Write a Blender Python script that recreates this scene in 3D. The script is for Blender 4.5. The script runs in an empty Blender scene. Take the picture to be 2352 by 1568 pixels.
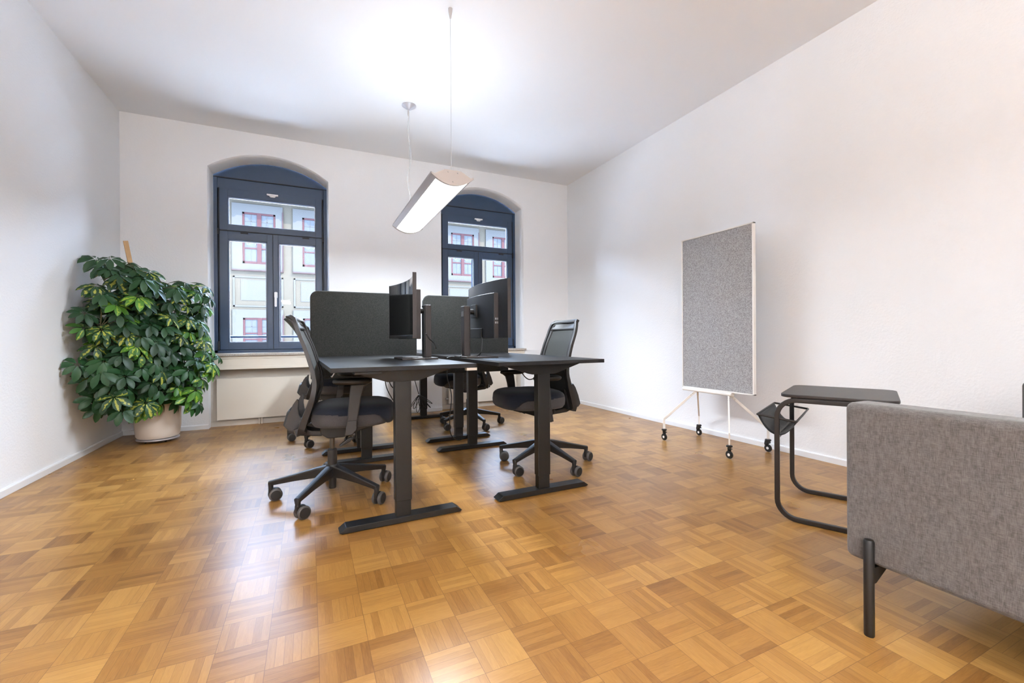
import bpy, bmesh, math, random
from mathutils import Vector, Matrix
random.seed(7)
PI = math.pi
R = math.radians
COL = bpy.context.scene.collection
SC = bpy.context.scene

# ------------------------------------------------------------------ camera
def make_camera():
    yaw, pit, rol, F = .4362, -.0014, -.0065, 998.45
    cy, sy = math.cos(yaw), math.sin(yaw)
    f = Vector((sy*math.cos(pit), cy*math.cos(pit), math.sin(pit)))
    r0 = Vector((cy, -sy, 0)); u0 = r0.cross(f)
    r = math.cos(rol)*r0 + math.sin(rol)*u0
    u = -math.sin(rol)*r0 + math.cos(rol)*u0
    m = Matrix(((r.x, u.x, -f.x, 0), (r.y, u.y, -f.y, 0), (r.z, u.z, -f.z, .9), (0, 0, 0, 1)))
    cam = bpy.data.cameras.new('camera'); o = bpy.data.objects.new('camera', cam)
    COL.objects.link(o); o.matrix_world = m
    cam.sensor_fit = 'HORIZONTAL'; cam.sensor_width = 36; cam.lens = F/2352*36
    cam.shift_y = -6.16/2352; cam.clip_start = .02; cam.clip_end = 200
    SC.camera = o
make_camera()

# ------------------------------------------------------------------ world, sun, exposure
w = bpy.data.worlds.new('world'); SC.world = w; w.use_nodes = True
bg = w.node_tree.nodes['Background']
bg.inputs[0].default_value = (.52, .70, 1, 1); bg.inputs[1].default_value = 9.2
sun = bpy.data.lights.new('sun', 'SUN'); sun.energy = 7; sun.angle = R(.6); sun.color = (1, .93, .82)
so = bpy.data.objects.new('sun', sun); COL.objects.link(so)
so.rotation_euler = Vector((-.55, .62, -.60)).to_track_quat('-Z', 'Y').to_euler()
SC.view_settings.view_transform = 'Standard'
SC.view_settings.look = 'None'
SC.cycles.sample_clamp_indirect = 5
SC.cycles.caustics_reflective = False; SC.cycles.caustics_refractive = False
SC.view_settings.gamma = 1
SC.view_settings.use_curve_mapping = False
SC.view_settings.exposure = 2.2
LAMPS = {'near': (19.5, 2.1), 'rear_fill': (13, 88)}      # down and up power per pendant; the one behind is added fill

# ------------------------------------------------------------------ room numbers
XL, XR, YB, YF, ZC = -1.617, 3.353, 5.296, -4.2, 3.073
WIN = [(-.359, -.93, .205), (2.065, 1.50, 2.65)]     # centre of the frame, opening left and right

# ------------------------------------------------------------------ tags
def tag(o, label=None, cat=None, group=None, kind=None):
    if label: o['label'] = label
    if cat: o['category'] = cat
    if group: o['group'] = group
    if kind: o['kind'] = kind
    return o
def empty(name, loc=(0, 0, 0), rz=0, **k):
    o = bpy.data.objects.new(name, None); COL.objects.link(o)
    o.location = loc; o.rotation_euler = (0, 0, rz); o.empty_display_size = .1
    return tag(o, **k)
def kids(o): return [c for c in bpy.data.objects if c.parent == o]
def copy_tree(o, parent=None):
    c = o.copy(); COL.objects.link(c); c.parent = parent
    for ch in kids(o): copy_tree(ch, c)
    return c

# ------------------------------------------------------------------ mesh builder
class MB:
    def __init__(s): s.v = []; s.f = []; s.a = []
    def add(s, vs, fs):
        n = len(s.v); s.v += [tuple(p) for p in vs]; s.f += [tuple(i+n for i in q) for q in fs]; return s
    def box(s, x0, x1, y0, y1, z0, z1, M=None):
        vs = [Vector((x, y, z)) for z in (z0, z1) for y in (y0, y1) for x in (x0, x1)]
        if M: vs = [M @ p for p in vs]
        return s.add(vs, [(0, 2, 3, 1), (4, 5, 7, 6), (0, 1, 5, 4), (2, 6, 7, 3), (0, 4, 6, 2), (1, 3, 7, 5)])
    def prism(s, poly, a, b, ax='y', M=None):
        def P(p, t):
            q = {'y': (p[0], t, p[1]), 'x': (t, p[0], p[1]), 'z': (p[0], p[1], t)}[ax]
            return M @ Vector(q) if M else q
        n = len(poly)
        return s.add([P(p, a) for p in poly] + [P(p, b) for p in poly],
                     [tuple(range(n))[::-1], tuple(range(n, 2*n))] + [(i, (i+1) % n, n+(i+1) % n, n+i) for i in range(n)])
    def tube(s, path, r, n=10, sec=None, up=None, cap=True, closed=False):
        path = [Vector(p) for p in path]; m = len(path)
        rs = r if isinstance(r, (list, tuple)) else [r]*m
        T = []
        for i in range(m):
            a = path[(i-1) % m] if closed or i > 0 else path[i]
            b = path[(i+1) % m] if closed or i < m-1 else path[i]
            T.append((b-a).normalized())
        N = Vector(up) if up else (Vector((0, 0, 1)) if abs(T[0].z) < .9 else Vector((1, 0, 0)))
        N = (N - T[0]*N.dot(T[0])).normalized()
        vs = []
        for i in range(m):
            if i > 0:
                if up: N = Vector(up)
                N = (N - T[i]*N.dot(T[i])).normalized()
            B = T[i].cross(N)
            k = 1.0
            if 0 < i < m-1 or closed:
                d1 = (path[i]-path[(i-1) % m]).normalized(); k = 1/max(.6, d1.dot(T[i]))
            if sec:
                for (x, y) in sec: vs.append(path[i] + N*x*rs[i]*k + B*y*rs[i])
            else:
                for j in range(n):
                    t = 2*PI*j/n; vs.append(path[i] + (N*math.cos(t)+B*math.sin(t))*rs[i])
        c = len(sec) if sec else n
        fs = [(i*c+j, i*c+(j+1) % c, (i+1)*c+(j+1) % c, (i+1)*c+j) for i in range(m-1) for j in range(c)]
        if closed: fs += [((m-1)*c+j, (m-1)*c+(j+1) % c, (j+1) % c, j) for j in range(c)]
        elif cap: fs += [tuple(range(c))[::-1], tuple(range((m-1)*c, m*c))]
        return s.add(vs, fs)
    def lathe(s, prof, c=(0, 0, 0), n=24, ax='z', M=None):
        vs = []
        for (r, h) in prof:
            for j in range(n):
                t = 2*PI*j/n; a, b = r*math.cos(t), r*math.sin(t)
                q = {'z': (a, b, h), 'x': (h, a, b), 'y': (a, h, b)}[ax]
                q = Vector(q) + Vector(c)
                vs.append(M @ q if M else q)
        m = len(prof)
        fs = [(i*n+j, i*n+(j+1) % n, (i+1)*n+(j+1) % n, (i+1)*n+j) for i in range(m-1) for j in range(n)]
        fs += [tuple(range(n))[::-1], tuple(range((m-1)*n, m*n))]
        return s.add(vs, fs)
    def grid(s, rows, closed=False):
        m, n = len(rows), len(rows[0])
        fs = [(i*n+j, i*n+j+1, (i+1)*n+j+1, (i+1)*n+j) for i in range(m-1) for j in range(n-1)]
        if closed: fs += [(i*n+n-1, i*n, (i+1)*n, (i+1)*n+n-1) for i in range(m-1)]
        return s.add([p for r in rows for p in r], fs)
    def build(s, name, mat, parent=None, bevel=0, smooth=False, seg=2, fix=True, solid=0, **k):
        me = bpy.data.meshes.new(name); me.from_pydata(s.v, [], s.f); me.update()
        if fix:
            b = bmesh.new(); b.from_mesh(me); bmesh.ops.recalc_face_normals(b, faces=b.faces); b.to_mesh(me); b.free()
        o = bpy.data.objects.new(name, me); COL.objects.link(o)
        if mat: me.materials.append(mat)
        if parent: o.parent = parent
        if solid:
            q = o.modifiers.new('solid', 'SOLIDIFY'); q.thickness = solid; q.offset = 0
        if bevel:
            q = o.modifiers.new('bevel', 'BEVEL'); q.width = bevel; q.segments = seg; q.limit_method = 'ANGLE'; q.angle_limit = R(35)
            me.polygons.foreach_set('use_smooth', [True]*len(me.polygons))
            q2 = o.modifiers.new('wn', 'WEIGHTED_NORMAL'); q2.keep_sharp = True
        if smooth:
            me.polygons.foreach_set('use_smooth', [True]*len(me.polygons))
            if smooth == 'auto':
                me.set_sharp_from_angle(angle=R(40))
        return tag(o, **k)

def arcpts(cx, cy, r, a0, a1, n):
    return [(cx+r*math.cos(R(a0+(a1-a0)*i/n)), cy+r*math.sin(R(a0+(a1-a0)*i/n))) for i in range(n+1)]
def rrect(x0, x1, y0, y1, r, n=6, corners=(1, 1, 1, 1)):
    p = []
    for (cx, cy, a, c) in ((x0+r, y0+r, 180, corners[0]), (x1-r, y0+r, 270, corners[1]), (x1-r, y1-r, 0, corners[2]), (x0+r, y1-r, 90, corners[3])):
        if c: p += arcpts(cx, cy, r, a, a+90, n)
        else: p.append((x0 if cx < (x0+x1)/2 else x1, y0 if cy < (y0+y1)/2 else y1))
    return p
def fillet(pts, r, n=6):
    """round the corners of an open 3D path"""
    pts = [Vector(p) for p in pts]; out = [pts[0]]
    for i in range(1, len(pts)-1):
        a, b, c = pts[i-1], pts[i], pts[i+1]
        d1, d2 = (a-b).normalized(), (c-b).normalized()
        ang = d1.angle(d2); t = min(r/math.tan(ang/2), (a-b).length*.49, (c-b).length*.49); rr = t*math.tan(ang/2)
        p1, p2 = b+d1*t, b+d2*t
        cen = b+(d1+d2).normalized()*(rr/math.sin(ang/2))
        v1, v2 = p1-cen, p2-cen; th = v1.angle(v2)
        for k in range(n+1):
            q = k/n
            out.append(cen + (v1*math.sin((1-q)*th)+v2*math.sin(q*th))/math.sin(th))
    out.append(pts[-1]); return out
def catmull(pts, n=8):
    pts = [Vector(p) for p in pts]; P = [pts[0]*2-pts[1]]+pts+[pts[-1]*2-pts[-2]]; out = []
    for i in range(1, len(P)-2):
        for k in range(n):
            t = k/n; a, b, c, d = P[i-1:i+3]
            out.append(.5*((2*b)+(c-a)*t+(2*a-5*b+4*c-d)*t*t+(3*b-a-3*c+d)*t**3))
    out.append(pts[-1]); return out

# ------------------------------------------------------------------ materials
class NT:
    def __init__(s, name):
        s.m = bpy.data.materials.new(name); s.m.use_nodes = True; s.t = s.m.node_tree
        s.b = s.t.nodes['Principled BSDF']; s.out = s.t.nodes['Material Output']
    def n(s, typ, **k):
        x = s.t.nodes.new(typ)
        for a, v in k.items(): setattr(x, a, v)
        return x
    def set(s, inp, v):
        if isinstance(v, bpy.types.NodeSocket): s.t.links.new(v, inp)
        else: inp.default_value = v
    def math(s, op, a, b=0, c=0):
        x = s.n('ShaderNodeMath', operation=op)
        s.set(x.inputs[0], a); s.set(x.inputs[1], b)
        if op in ('MULTIPLY_ADD', 'COMPARE', 'WRAP'): s.set(x.inputs[2], c)
        return x.outputs[0]
    def mix(s, fac, a, b):
        x = s.n('ShaderNodeMix', data_type='RGBA')
        s.set(x.inputs[0], fac); s.set(x.inputs[6], a); s.set(x.inputs[7], b); return x.outputs[2]
    def noise(s, vec, scale, detail=2, rough=.5, dist=0):
        x = s.n('ShaderNodeTexNoise'); s.set(x.inputs['Vector'], vec); x.inputs['Scale'].default_value = scale
        x.inputs['Detail'].default_value = detail; x.inputs['Roughness'].default_value = rough; x.inputs['Distortion'].default_value = dist
        return x.outputs[0]
    def ramp(s, fac, stops):
        x = s.n('ShaderNodeValToRGB'); s.set(x.inputs[0], fac); e = x.color_ramp.elements
        while len(e) < len(stops): e.new(.5)
        for i, (p, c) in enumerate(stops): e[i].position = p; e[i].color = (*c, 1) if len(c) == 3 else c
        return x.outputs[0]
    def obj(s): return s.n('ShaderNodeTexCoord').outputs['Object']
    def pos(s): return s.n('ShaderNodeNewGeometry').outputs['Position']
    def scale(s, vec, v):
        x = s.n('ShaderNodeVectorMath', operation='MULTIPLY'); s.set(x.inputs[0], vec); x.inputs[1].default_value = v; return x.outputs[0]
    def bump(s, h, strength=.2, dist=.01):
        x = s.n('ShaderNodeBump'); s.set(x.inputs['Height'], h); x.inputs['Strength'].default_value = strength; x.inputs['Distance'].default_value = dist
        s.t.links.new(x.outputs[0], s.b.inputs['Normal'])
def flat(name, c, rough=.5, metal=0, spec=.5, coat=0, nz=0, nzscale=200, bump=0, bscale=300, bdist=.001, sheen=0):
    k = NT(name); b = k.b
    b.inputs['Roughness'].default_value = rough; b.inputs['Metallic'].default_value = metal
    b.inputs['Specular IOR Level'].default_value = spec; b.inputs['Coat Weight'].default_value = coat
    if sheen: b.inputs['Sheen Weight'].default_value = sheen
    o = k.obj()
    if nz:
        t = k.noise(o, nzscale, 3)
        k.set(b.inputs['Base Color'], k.mix(t, tuple(x*(1-nz) for x in c)+(1,), tuple(min(1, x*(1+nz)) for x in c)+(1,)))
    else:
        t = k.noise(o, 3, 2)
        k.set(b.inputs['Base Color'], k.mix(t, tuple(x*.975 for x in c)+(1,), tuple(min(1, x*1.025) for x in c)+(1,)))
    if bump: k.bump(k.noise(o, bscale, 2), bump, bdist)
    return k.m

def paint_wall(name, c, strength=.25):
    k = NT(name); p = k.pos()
    k.b.inputs['Roughness'].default_value = .75; k.b.inputs['Specular IOR Level'].default_value = .25
    n1 = k.noise(p, 70, 3, .6); n2 = k.noise(p, .8, 2)
    k.set(k.b.inputs['Base Color'], k.mix(n2, tuple(x*.985 for x in c)+(1,), tuple(min(1, x*1.01) for x in c)+(1,)))
    k.bump(n1, strength, .004)
    return k.m

def parquet():
    k = NT('oak_mosaic_parquet'); S = .1348
    sep = k.n('ShaderNodeSeparateXYZ'); k.set(sep.inputs[0], k.pos())
    x, y = sep.outputs[0], sep.outputs[1]
    u = k.math('DIVIDE', k.math('SUBTRACT', x, .0185-S*40), S); v = k.math('DIVIDE', k.math('SUBTRACT', y, 1.09-.1343*40), .1343)
    i, j = k.math('FLOOR', u), k.math('FLOOR', v)
    fu, fv = k.math('FRACT', u), k.math('FRACT', v)
    par = k.math('MODULO', k.math('ADD', i, j), 2)
    par = k.math('GREATER_THAN', par, .5)                   # 1: strips run along Y
    def sel(a, b):                                          # par ? a : b
        return k.math('ADD', k.math('MULTIPLY', par, a), k.math('MULTIPLY', k.math('SUBTRACT', 1, par), b))
    ac, al = sel(fu, fv), sel(fv, fu)
    s6 = k.math('MULTIPLY', ac, 6); st = k.math('FLOOR', s6); fs = k.math('FRACT', s6)
    cv = k.n('ShaderNodeCombineXYZ'); k.set(cv.inputs[0], k.math('ADD', i, k.math('MULTIPLY', st, 61.37))); k.set(cv.inputs[1], j); k.set(cv.inputs[2], st)
    wn = k.n('ShaderNodeTexWhiteNoise', noise_dimensions='3D'); k.set(wn.inputs['Vector'], cv.outputs[0]); strip = wn.outputs['Value']
    cb = k.n('ShaderNodeCombineXYZ'); k.set(cb.inputs[0], i); k.set(cb.inputs[1], j); cb.inputs[2].default_value = 3.3
    wb = k.n('ShaderNodeTexWhiteNoise', noise_dimensions='3D'); k.set(wb.inputs['Vector'], cb.outputs[0]); block = wb.outputs['Value']
    # neighbouring strips often come from the same board: pull each strip towards its block
    tone = k.math('ADD', k.math('MULTIPLY', k.math('POWER', strip, 1.6), .42), k.math('MULTIPLY', block, .58))
    g = k.n('ShaderNodeCombineXYZ')
    k.set(g.inputs[0], k.math('MULTIPLY', al, 1.0)); k.set(g.inputs[1], k.math('MULTIPLY', ac, 9)); k.set(g.inputs[2], k.math('ADD', k.math('MULTIPLY', strip, 37), k.math('MULTIPLY', block, 91)))
    grain = k.noise(g.outputs[0], 2.2, 6, .65, 1.1)
    g2 = k.n('ShaderNodeCombineXYZ')
    k.set(g2.inputs[0], k.math('MULTIPLY', al, 2.2)); k.set(g2.inputs[1], k.math('MULTIPLY', ac, 60)); k.set(g2.inputs[2], k.math('MULTIPLY', block, 51))
    pores = k.noise(g2.outputs[0], 2.5, 3, .6)
    t = k.math('ADD', k.math('MULTIPLY', tone, .62), k.math('MULTIPLY', grain, .5))
    base = k.ramp(t, [(.12, (.47, .26, .073)), (.42, (.365, .185, .047)), (.68, (.27, .125, .029)), (.95, (.155, .064, .015))])
    pm = k.math('MULTIPLY', k.math('GREATER_THAN', pores, .60), .13)
    base = k.mix(pm, base, (.20, .09, .03, 1))
    def edge(f, w): return k.math('LESS_THAN', k.math('MINIMUM', f, k.math('SUBTRACT', 1, f)), w)
    jr = k.math('MULTIPLY', k.math('GREATER_THAN', strip, .35), .55)
    e = k.math('MULTIPLY', edge(fs, .028), jr)
    e2 = k.math('MULTIPLY', k.math('MAXIMUM', edge(fu, .0055), edge(fv, .0055)), .75)
    ee = k.math('MAXIMUM', e, e2)
    base = k.mix(ee, base, (.13, .055, .02, 1))
    k.set(k.b.inputs['Base Color'], base)
    wear = k.noise(k.pos(), 2.3, 3, .6)
    k.set(k.b.inputs['Roughness'], k.math('ADD', .23, k.math('MULTIPLY', wear, .14)))
    k.b.inputs['Specular IOR Level'].default_value = .40
    k.b.inputs['Coat Weight'].default_value = 0
    wav = k.noise(k.pos(), 16, 2)
    h = k.math('ADD', k.math('SUBTRACT', k.math('MULTIPLY', wav, .6), k.math('MULTIPLY', ee, .5)), k.math('MULTIPLY', block, .25))
    k.bump(h, .07, .0015)
    return k.m

def speck(name, c1, c2, scale, rough=.9, stretch=(1, 1, 1), contrast=(.38, .62), bump=.4, bd=.002, sheen=.2, detail=4):
    k = NT(name); o = k.scale(k.obj(), stretch)
    t = k.noise(o, scale, detail, .7)
    k.set(k.b.inputs['Base Color'], k.ramp(t, [(contrast[0], c1), (contrast[1], c2)]))
    k.b.inputs['Roughness'].default_value = rough; k.b.inputs['Sheen Weight'].default_value = sheen; k.b.inputs['Specular IOR Level'].default_value = .2
    k.bump(t, bump, bd); return k.m

def woven(name, c1, c2, sc=420):
    k = NT(name); o = k.obj()
    a = k.noise(k.scale(o, (1, 1, .07)), sc, 2, .6); b = k.noise(k.scale(o, (.07, .07, 1)), sc, 2, .6)
    big = k.noise(k.scale(o, (1, 1, .35)), 110, 3, .6)
    t = k.math('ADD', k.math('MULTIPLY', k.math('ADD', a, b), .38), k.math('MULTIPLY', big, .24))
    k.set(k.b.inputs['Base Color'], k.ramp(t, [(.40, c1), (.60, c2)]))
    k.b.inputs['Roughness'].default_value = .9; k.b.inputs['Sheen Weight'].default_value = .25; k.b.inputs['Specular IOR Level'].default_value = .2
    k.bump(k.math('ADD', a, b), .35, .001); return k.m

def glass_mat():
    k = NT('window_glass'); t = k.t
    tr = k.n('ShaderNodeBsdfTransparent'); gl = k.n('ShaderNodeBsdfGlossy'); gl.inputs['Roughness'].default_value = .02
    fr = k.n('ShaderNodeFresnel'); fr.inputs[0].default_value = 1.25
    mx = k.n('ShaderNodeMixShader'); t.links.new(fr.outputs[0], mx.inputs[0]); t.links.new(tr.outputs[0], mx.inputs[1]); t.links.new(gl.outputs[0], mx.inputs[2])
    t.links.new(mx.outputs[0], k.out.inputs[0]); return k.m

def leaf_mat():
    k = NT('umbrella_leaf')
    at = k.n('ShaderNodeAttribute', attribute_name='leafdata'); sp = k.n('ShaderNodeSeparateColor'); k.set(sp.inputs[0], at.outputs['Color'])
    rnd, var, acr = sp.outputs[0], sp.outputs[1], sp.outputs[2]
    base = k.ramp(rnd, [(0, (.012, .040, .016)), (.55, (.020, .075, .022)), (.8, (.028, .11, .018)), (1, (.065, .19, .017))])
    ns = k.noise(k.scale(k.obj(), (1, 1, 1)), 46, 2, .6)
    m = k.math('MULTIPLY', k.math('GREATER_THAN', k.math('ADD', ns, k.math('MULTIPLY', k.math('SUBTRACT', .50, acr), .35)), .60), k.math('GREATER_THAN', var, .5))
    yel = k.ramp(rnd, [(0, (.33, .33, .06)), (.7, (.38, .40, .045)), (1, (.26, .38, .03))])
    k.set(k.b.inputs['Base Color'], k.mix(m, base, yel))
    k.b.inputs['Roughness'].default_value = .42; k.b.inputs['Specular IOR Level'].default_value = .42
    tr = k.n('ShaderNodeBsdfTranslucent'); k.set(tr.inputs[0], k.mix(.5, base, (.15, .35, .03, 1)))
    mx = k.n('ShaderNodeMixShader'); mx.inputs[0].default_value = .10
    k.t.links.new(k.b.outputs[0], mx.inputs[1]); k.t.links.new(tr.outputs[0], mx.inputs[2]); k.t.links.new(mx.outputs[0], k.out.inputs[0])
    return k.m

def emit(name, c, s):
    k = NT(name); k.b.inputs['Base Color'].default_value = (*c, 1); k.b.inputs['Emission Color'].default_value = (*c, 1); k.b.inputs['Emission Strength'].default_value = s
    return k.m

M = dict(
    wall=paint_wall('woodchip_wall_paint', (.875, .875, .885), .5),
    ceil=paint_wall('ceiling_paint', (.93, .93, .94), .12),
    floor=parquet(),
    trim=flat('white_gloss_trim', (.82, .82, .83), .35),
    cream=flat('cream_enamel', (.74, .68, .59), .4),
    niche=flat('niche_paint', (.56, .51, .45), .7),
    blue=flat('slate_blue_frame', (.028, .055, .108), .38, nz=.06, nzscale=30),
    gasket=flat('black_gasket', (.008, .009, .012), .6),
    white=flat('white_plastic', (.85, .85, .86), .3),
    glass=glass_mat(),
    granite=speck('speckled_granite', (.10, .085, .07), (.62, .56, .50), 330, .35, contrast=(.36, .56), bump=.05, sheen=0),
    blk=flat('black_powder_coat', (.008, .0075, .0072), .42, nz=.12, nzscale=500, bump=.15, bscale=900, bdist=.0004),
    top=flat('anthracite_desktop', (.009, .009, .010), .42, spec=.35, nz=.1, nzscale=600, bump=.1, bscale=1200, bdist=.0003),
    plas=flat('dark_grey_plastic', (.012, .011, .0108), .5, bump=.12, bscale=900, bdist=.0003),
    plas2=flat('warm_grey_plastic', (.022, .0195, .019), .48),
    tyre=flat('grey_caster_tyre', (.075, .068, .065), .5),
    felt=speck('dark_grey_felt', (.0085, .0087, .0078), (.034, .034, .030), 260, .95, contrast=(.35, .65)),
    pin=speck('light_grey_felt', (.17, .16, .16), (.40, .39, .395), 150, .95, contrast=(.36, .60), bump=.2, detail=6),
    seat=speck('navy_black_fabric', (.006, .008, .014), (.012, .015, .026), 600, .9, sheen=.12),
    seatg=speck('grey_seat_fabric', (.045, .040, .040), (.075, .067, .067), 500, .9, sheen=.15),
    mesh=speck('charcoal_mesh_fabric', (.010, .011, .010), (.040, .042, .038), 700, .7, contrast=(.40, .6), bump=.3, sheen=.1),
    chrome=flat('brushed_metal', (.45, .45, .46), .3, 1),
    steel=flat('dark_steel_tube', (.11, .10, .09), .3, .9),
    alu=flat('silver_lamp_body', (.52, .50, .52), .42, .35),
    pinkalu=flat('beige_metal_end_plate', (.50, .46, .44), .45, .3),
    wire=flat('thin_steel_wire', (.55, .55, .54), .4, .5),
    cable=flat('clear_power_lead', (.50, .50, .49), .4),
    bcable=flat('black_cable', (.008, .008, .008), .45),
    diff=emit('lit_diffuser', (1, .985, .95), .8),
    screen=flat('black_screen', (.003, .003, .004), .09, spec=.6),
    mon=flat('monitor_back_shell', (.018, .020, .024), .34, nz=.25, nzscale=60, bump=.1, bscale=90),
    monw=flat('brown_grey_monitor_trim', (.034, .028, .027), .45, nz=.18, nzscale=70),
    wood=flat('light_pine', (.50, .30, .13), .5, nz=.15, nzscale=30),
    pot=flat('cream_ceramic', (.78, .70, .62), .4),
    soil=flat('dark_soil', (.03, .02, .012), .95, nz=.4, nzscale=80, bump=.6, bscale=60, bdist=.01),
    stem=flat('brown_green_stem', (.10, .085, .04), .7, nz=.3, nzscale=60),
    leaf=leaf_mat(),
    sofa=woven('heather_grey_sofa_fabric', (.068, .060, .056), (.150, .135, .128), 900),
    wmet=flat('white_powder_coat', (.80, .765, .72), .4),
    caster=flat('black_rubber', (.010, .010, .010), .4),
    brown=flat('black_brown_metal', (.013, .0095, .0085), .42),
    tabtop=flat('black_brown_tabletop', (.020, .0155, .0145), .4, nz=.08, nzscale=400),
    sling=speck('black_sling_cloth', (.008, .009, .010), (.022, .024, .027), 300, .8),
    facade=flat('cream_render', (.030, .0258, .0196), .9, spec=.04, nz=.03, nzscale=3),
    facew=flat('pale_blue_white_stucco', (.030, .0292, .028), .9, spec=.04),
    ledge_shadow=flat('brown_ledge_and_shadow', (.020, .0125, .0125), .8, spec=.04),
    redw=flat('red_window_wood', (.022, .0095, .010), .6, spec=.04),
    pane=flat('curtained_pane', (.024, .026, .0285), .4, spec=.05, nz=.3, nzscale=9),
    lace=flat('lace_panel', (.054, .055, .056), .6, spec=.04, nz=.3, nzscale=14),
    slate=flat('slate_cornice', (.011, .013, .018), .7, spec=.04),
    street=flat('grey_street', (.7, .7, .7), .9),
)

# ------------------------------------------------------------------ room shell
def S(name, mb, mat, parent=None, **k):
    o = mb.build(name, mat, parent, **k)
    if not parent: o['kind'] = 'structure'
    return o
S('floor', MB().box(XL-.1, XR+.1, YF-.1, YB+.13, -.06, 0), M['floor'])
S('ceiling', MB().box(XL-.1, XR+.1, YF-.1, YB+.5, ZC, ZC+.1), M['ceil'])
S('wall_left', MB().box(XL-.12, XL, YF-.1, YB+.5, 0, ZC), M['wall'])
S('wall_right', MB().box(XR, XR+.12, YF-.1, YB+.5, 0, ZC), M['wall'])
S('wall_front', MB().box(XL, XR, YF-.12, YF, 0, ZC), M['wall'])
ZS, ZA0, ZA1, NZ = .735, 2.668, 2.862, .595           # sill underside, arch spring, arch crown, apron bottom
def arch(x, c, hw, z0, z1):
    h = z1-z0; Rr = (hw*hw+h*h)/(2*h); t = max(-hw, min(hw, x-c))
    return z1-Rr+math.sqrt(max(0, Rr*Rr-t*t))
def back_wall():
    m = MB(); y = YB; N = 28
    def q(x0, x1, z0, z1): m.add([(x0, y, z0), (x1, y, z0), (x1, y, z1), (x0, y, z1)], [(0, 1, 2, 3)])
    xs = [XL, WIN[0][1], WIN[0][2], WIN[1][1], WIN[1][2], XR]
    q(xs[0], xs[1], 0, ZC); q(xs[2], xs[3], 0, ZC); q(xs[4], xs[5], 0, ZC)
    for (c, a, b) in WIN:
        cc, hw = (a+b)/2, (b-a)/2
        X = [a+(b-a)*i/N for i in range(N+1)]
        # front face above the arch, softly rounded arris, then the reveal back to the frame
        prof = [(0, 0), (.010, .004), (.017, .012), (.02, .022)]      # inset, depth
        f0, f1, fz0, fz1, D = c-.551, c+.551, 2.650, 2.832, .195
        rows = []
        lines = [(0, 0)] + [(i, d) for (i, d) in prof[1:]]
        top = [(x, y, ZC) for x in X]
        def outline(k):     # k 0..1 from wall plane to frame
            x0, x1 = a+(f0-a)*k, b+(f1-b)*k; z0, z1 = ZA0+(fz0-ZA0)*k, ZA1+(fz1-ZA1)*k
            cc2, hw2 = (x0+x1)/2, (x1-x0)/2
            pts = [(x0, .0)]
            return [(x0, .763)] + [(x0+(x1-x0)*i/N, arch(x0+(x1-x0)*i/N, cc2, hw2, z0, z1)) for i in range(N+1)] + [(x1, .763)]
        o0 = outline(0)
        m.grid([top, [(p[0], y, p[1]) for p in o0[1:-1]]])
        rows = []
        for k, d in ((0, 0), (.35, .012), (.62, .035), (.82, .08), (.95, .13), (1, D)):
            rows.append([(p[0], y+d, p[1]) for p in outline(k)])
        m.grid(rows)
        # niche: sides, back, top
        nd = .112
        m.add([(a, y, 0), (a, y+nd, 0), (a, y+nd, ZS), (a, y, ZS)], [(0, 1, 2, 3)])
        m.add([(b, y, 0), (b, y+nd, 0), (b, y+nd, ZS), (b, y, ZS)], [(0, 1, 2, 3)])
        m.add([(a, y+.21, ZS), (b, y+.21, ZS), (b, y, ZS), (a, y, ZS)], [(0, 1, 2, 3)])
    S('wall_back', m, M['wall'], smooth='auto')
back_wall()
def niche_back(n, a, b):
    S(f'trim_{n}', MB().box(a, b, YB+.110, YB+.125, 0, ZS-.002), M['niche'])
    S(f'trim_{n+2}', MB().box(a, b, YB+.098, YB+.109, 0, .05), M['niche'])
    S(f'trim_{n+4}', MB().box(a-.004, b+.004, YB-.003, YB+.02, NZ, ZS).box(a-.004, b+.004, YB-.007, YB+.02, ZS-.03, ZS).box(a-.004, b+.004, YB-.006, YB+.02, NZ, NZ+.03), M['cream'], bevel=.0015)
for i, (c, a, b) in enumerate(WIN): niche_back(1+i, a, b)
S('trim_7', MB().box(WIN[1][2]+.01, XR, YB-.008, YB+.002, .665, .74), M['trim'], bevel=.002)

def baseboard(name, p, q, nrm, h=.047, t=.012):
    p, q, nr = Vector(p), Vector(q), Vector(nrm); m = MB()
    prof = [(0, 0), (t, 0), (t, h-.008), (t-.004, h-.001), (0, h)]
    vs = []
    for P in (p, q): vs += [P+nr*a+Vector((0, 0, b)) for (a, b) in prof]
    n = len(prof)
    m.add(vs, [tuple(range(n))[::-1], tuple(range(n, 2*n))]+[(i, (i+1) % n, n+(i+1) % n, n+i) for i in range(n)])
    S(name, m, M['trim'])
baseboard('baseboard_left', (XL, YF, .001), (XL, YB, .001), (1, 0, 0))
baseboard('baseboard_right', (XR, YF, .001), (XR, YB, .001), (-1, 0, 0))
baseboard('baseboard_front', (XL, YF, .001), (XR, YF, .001), (0, 1, 0))
baseboard('baseboard_back_1', (XL, YB, .001), (WIN[0][1], YB, .001), (0, -1, 0))
baseboard('baseboard_back_2', (WIN[0][2], YB, .001), (WIN[1][1]+.0, YB, .001), (0, -1, 0))
baseboard('baseboard_back_3', (WIN[1][2], YB, .001), (XR, YB, .001), (0, -1, 0))

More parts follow.
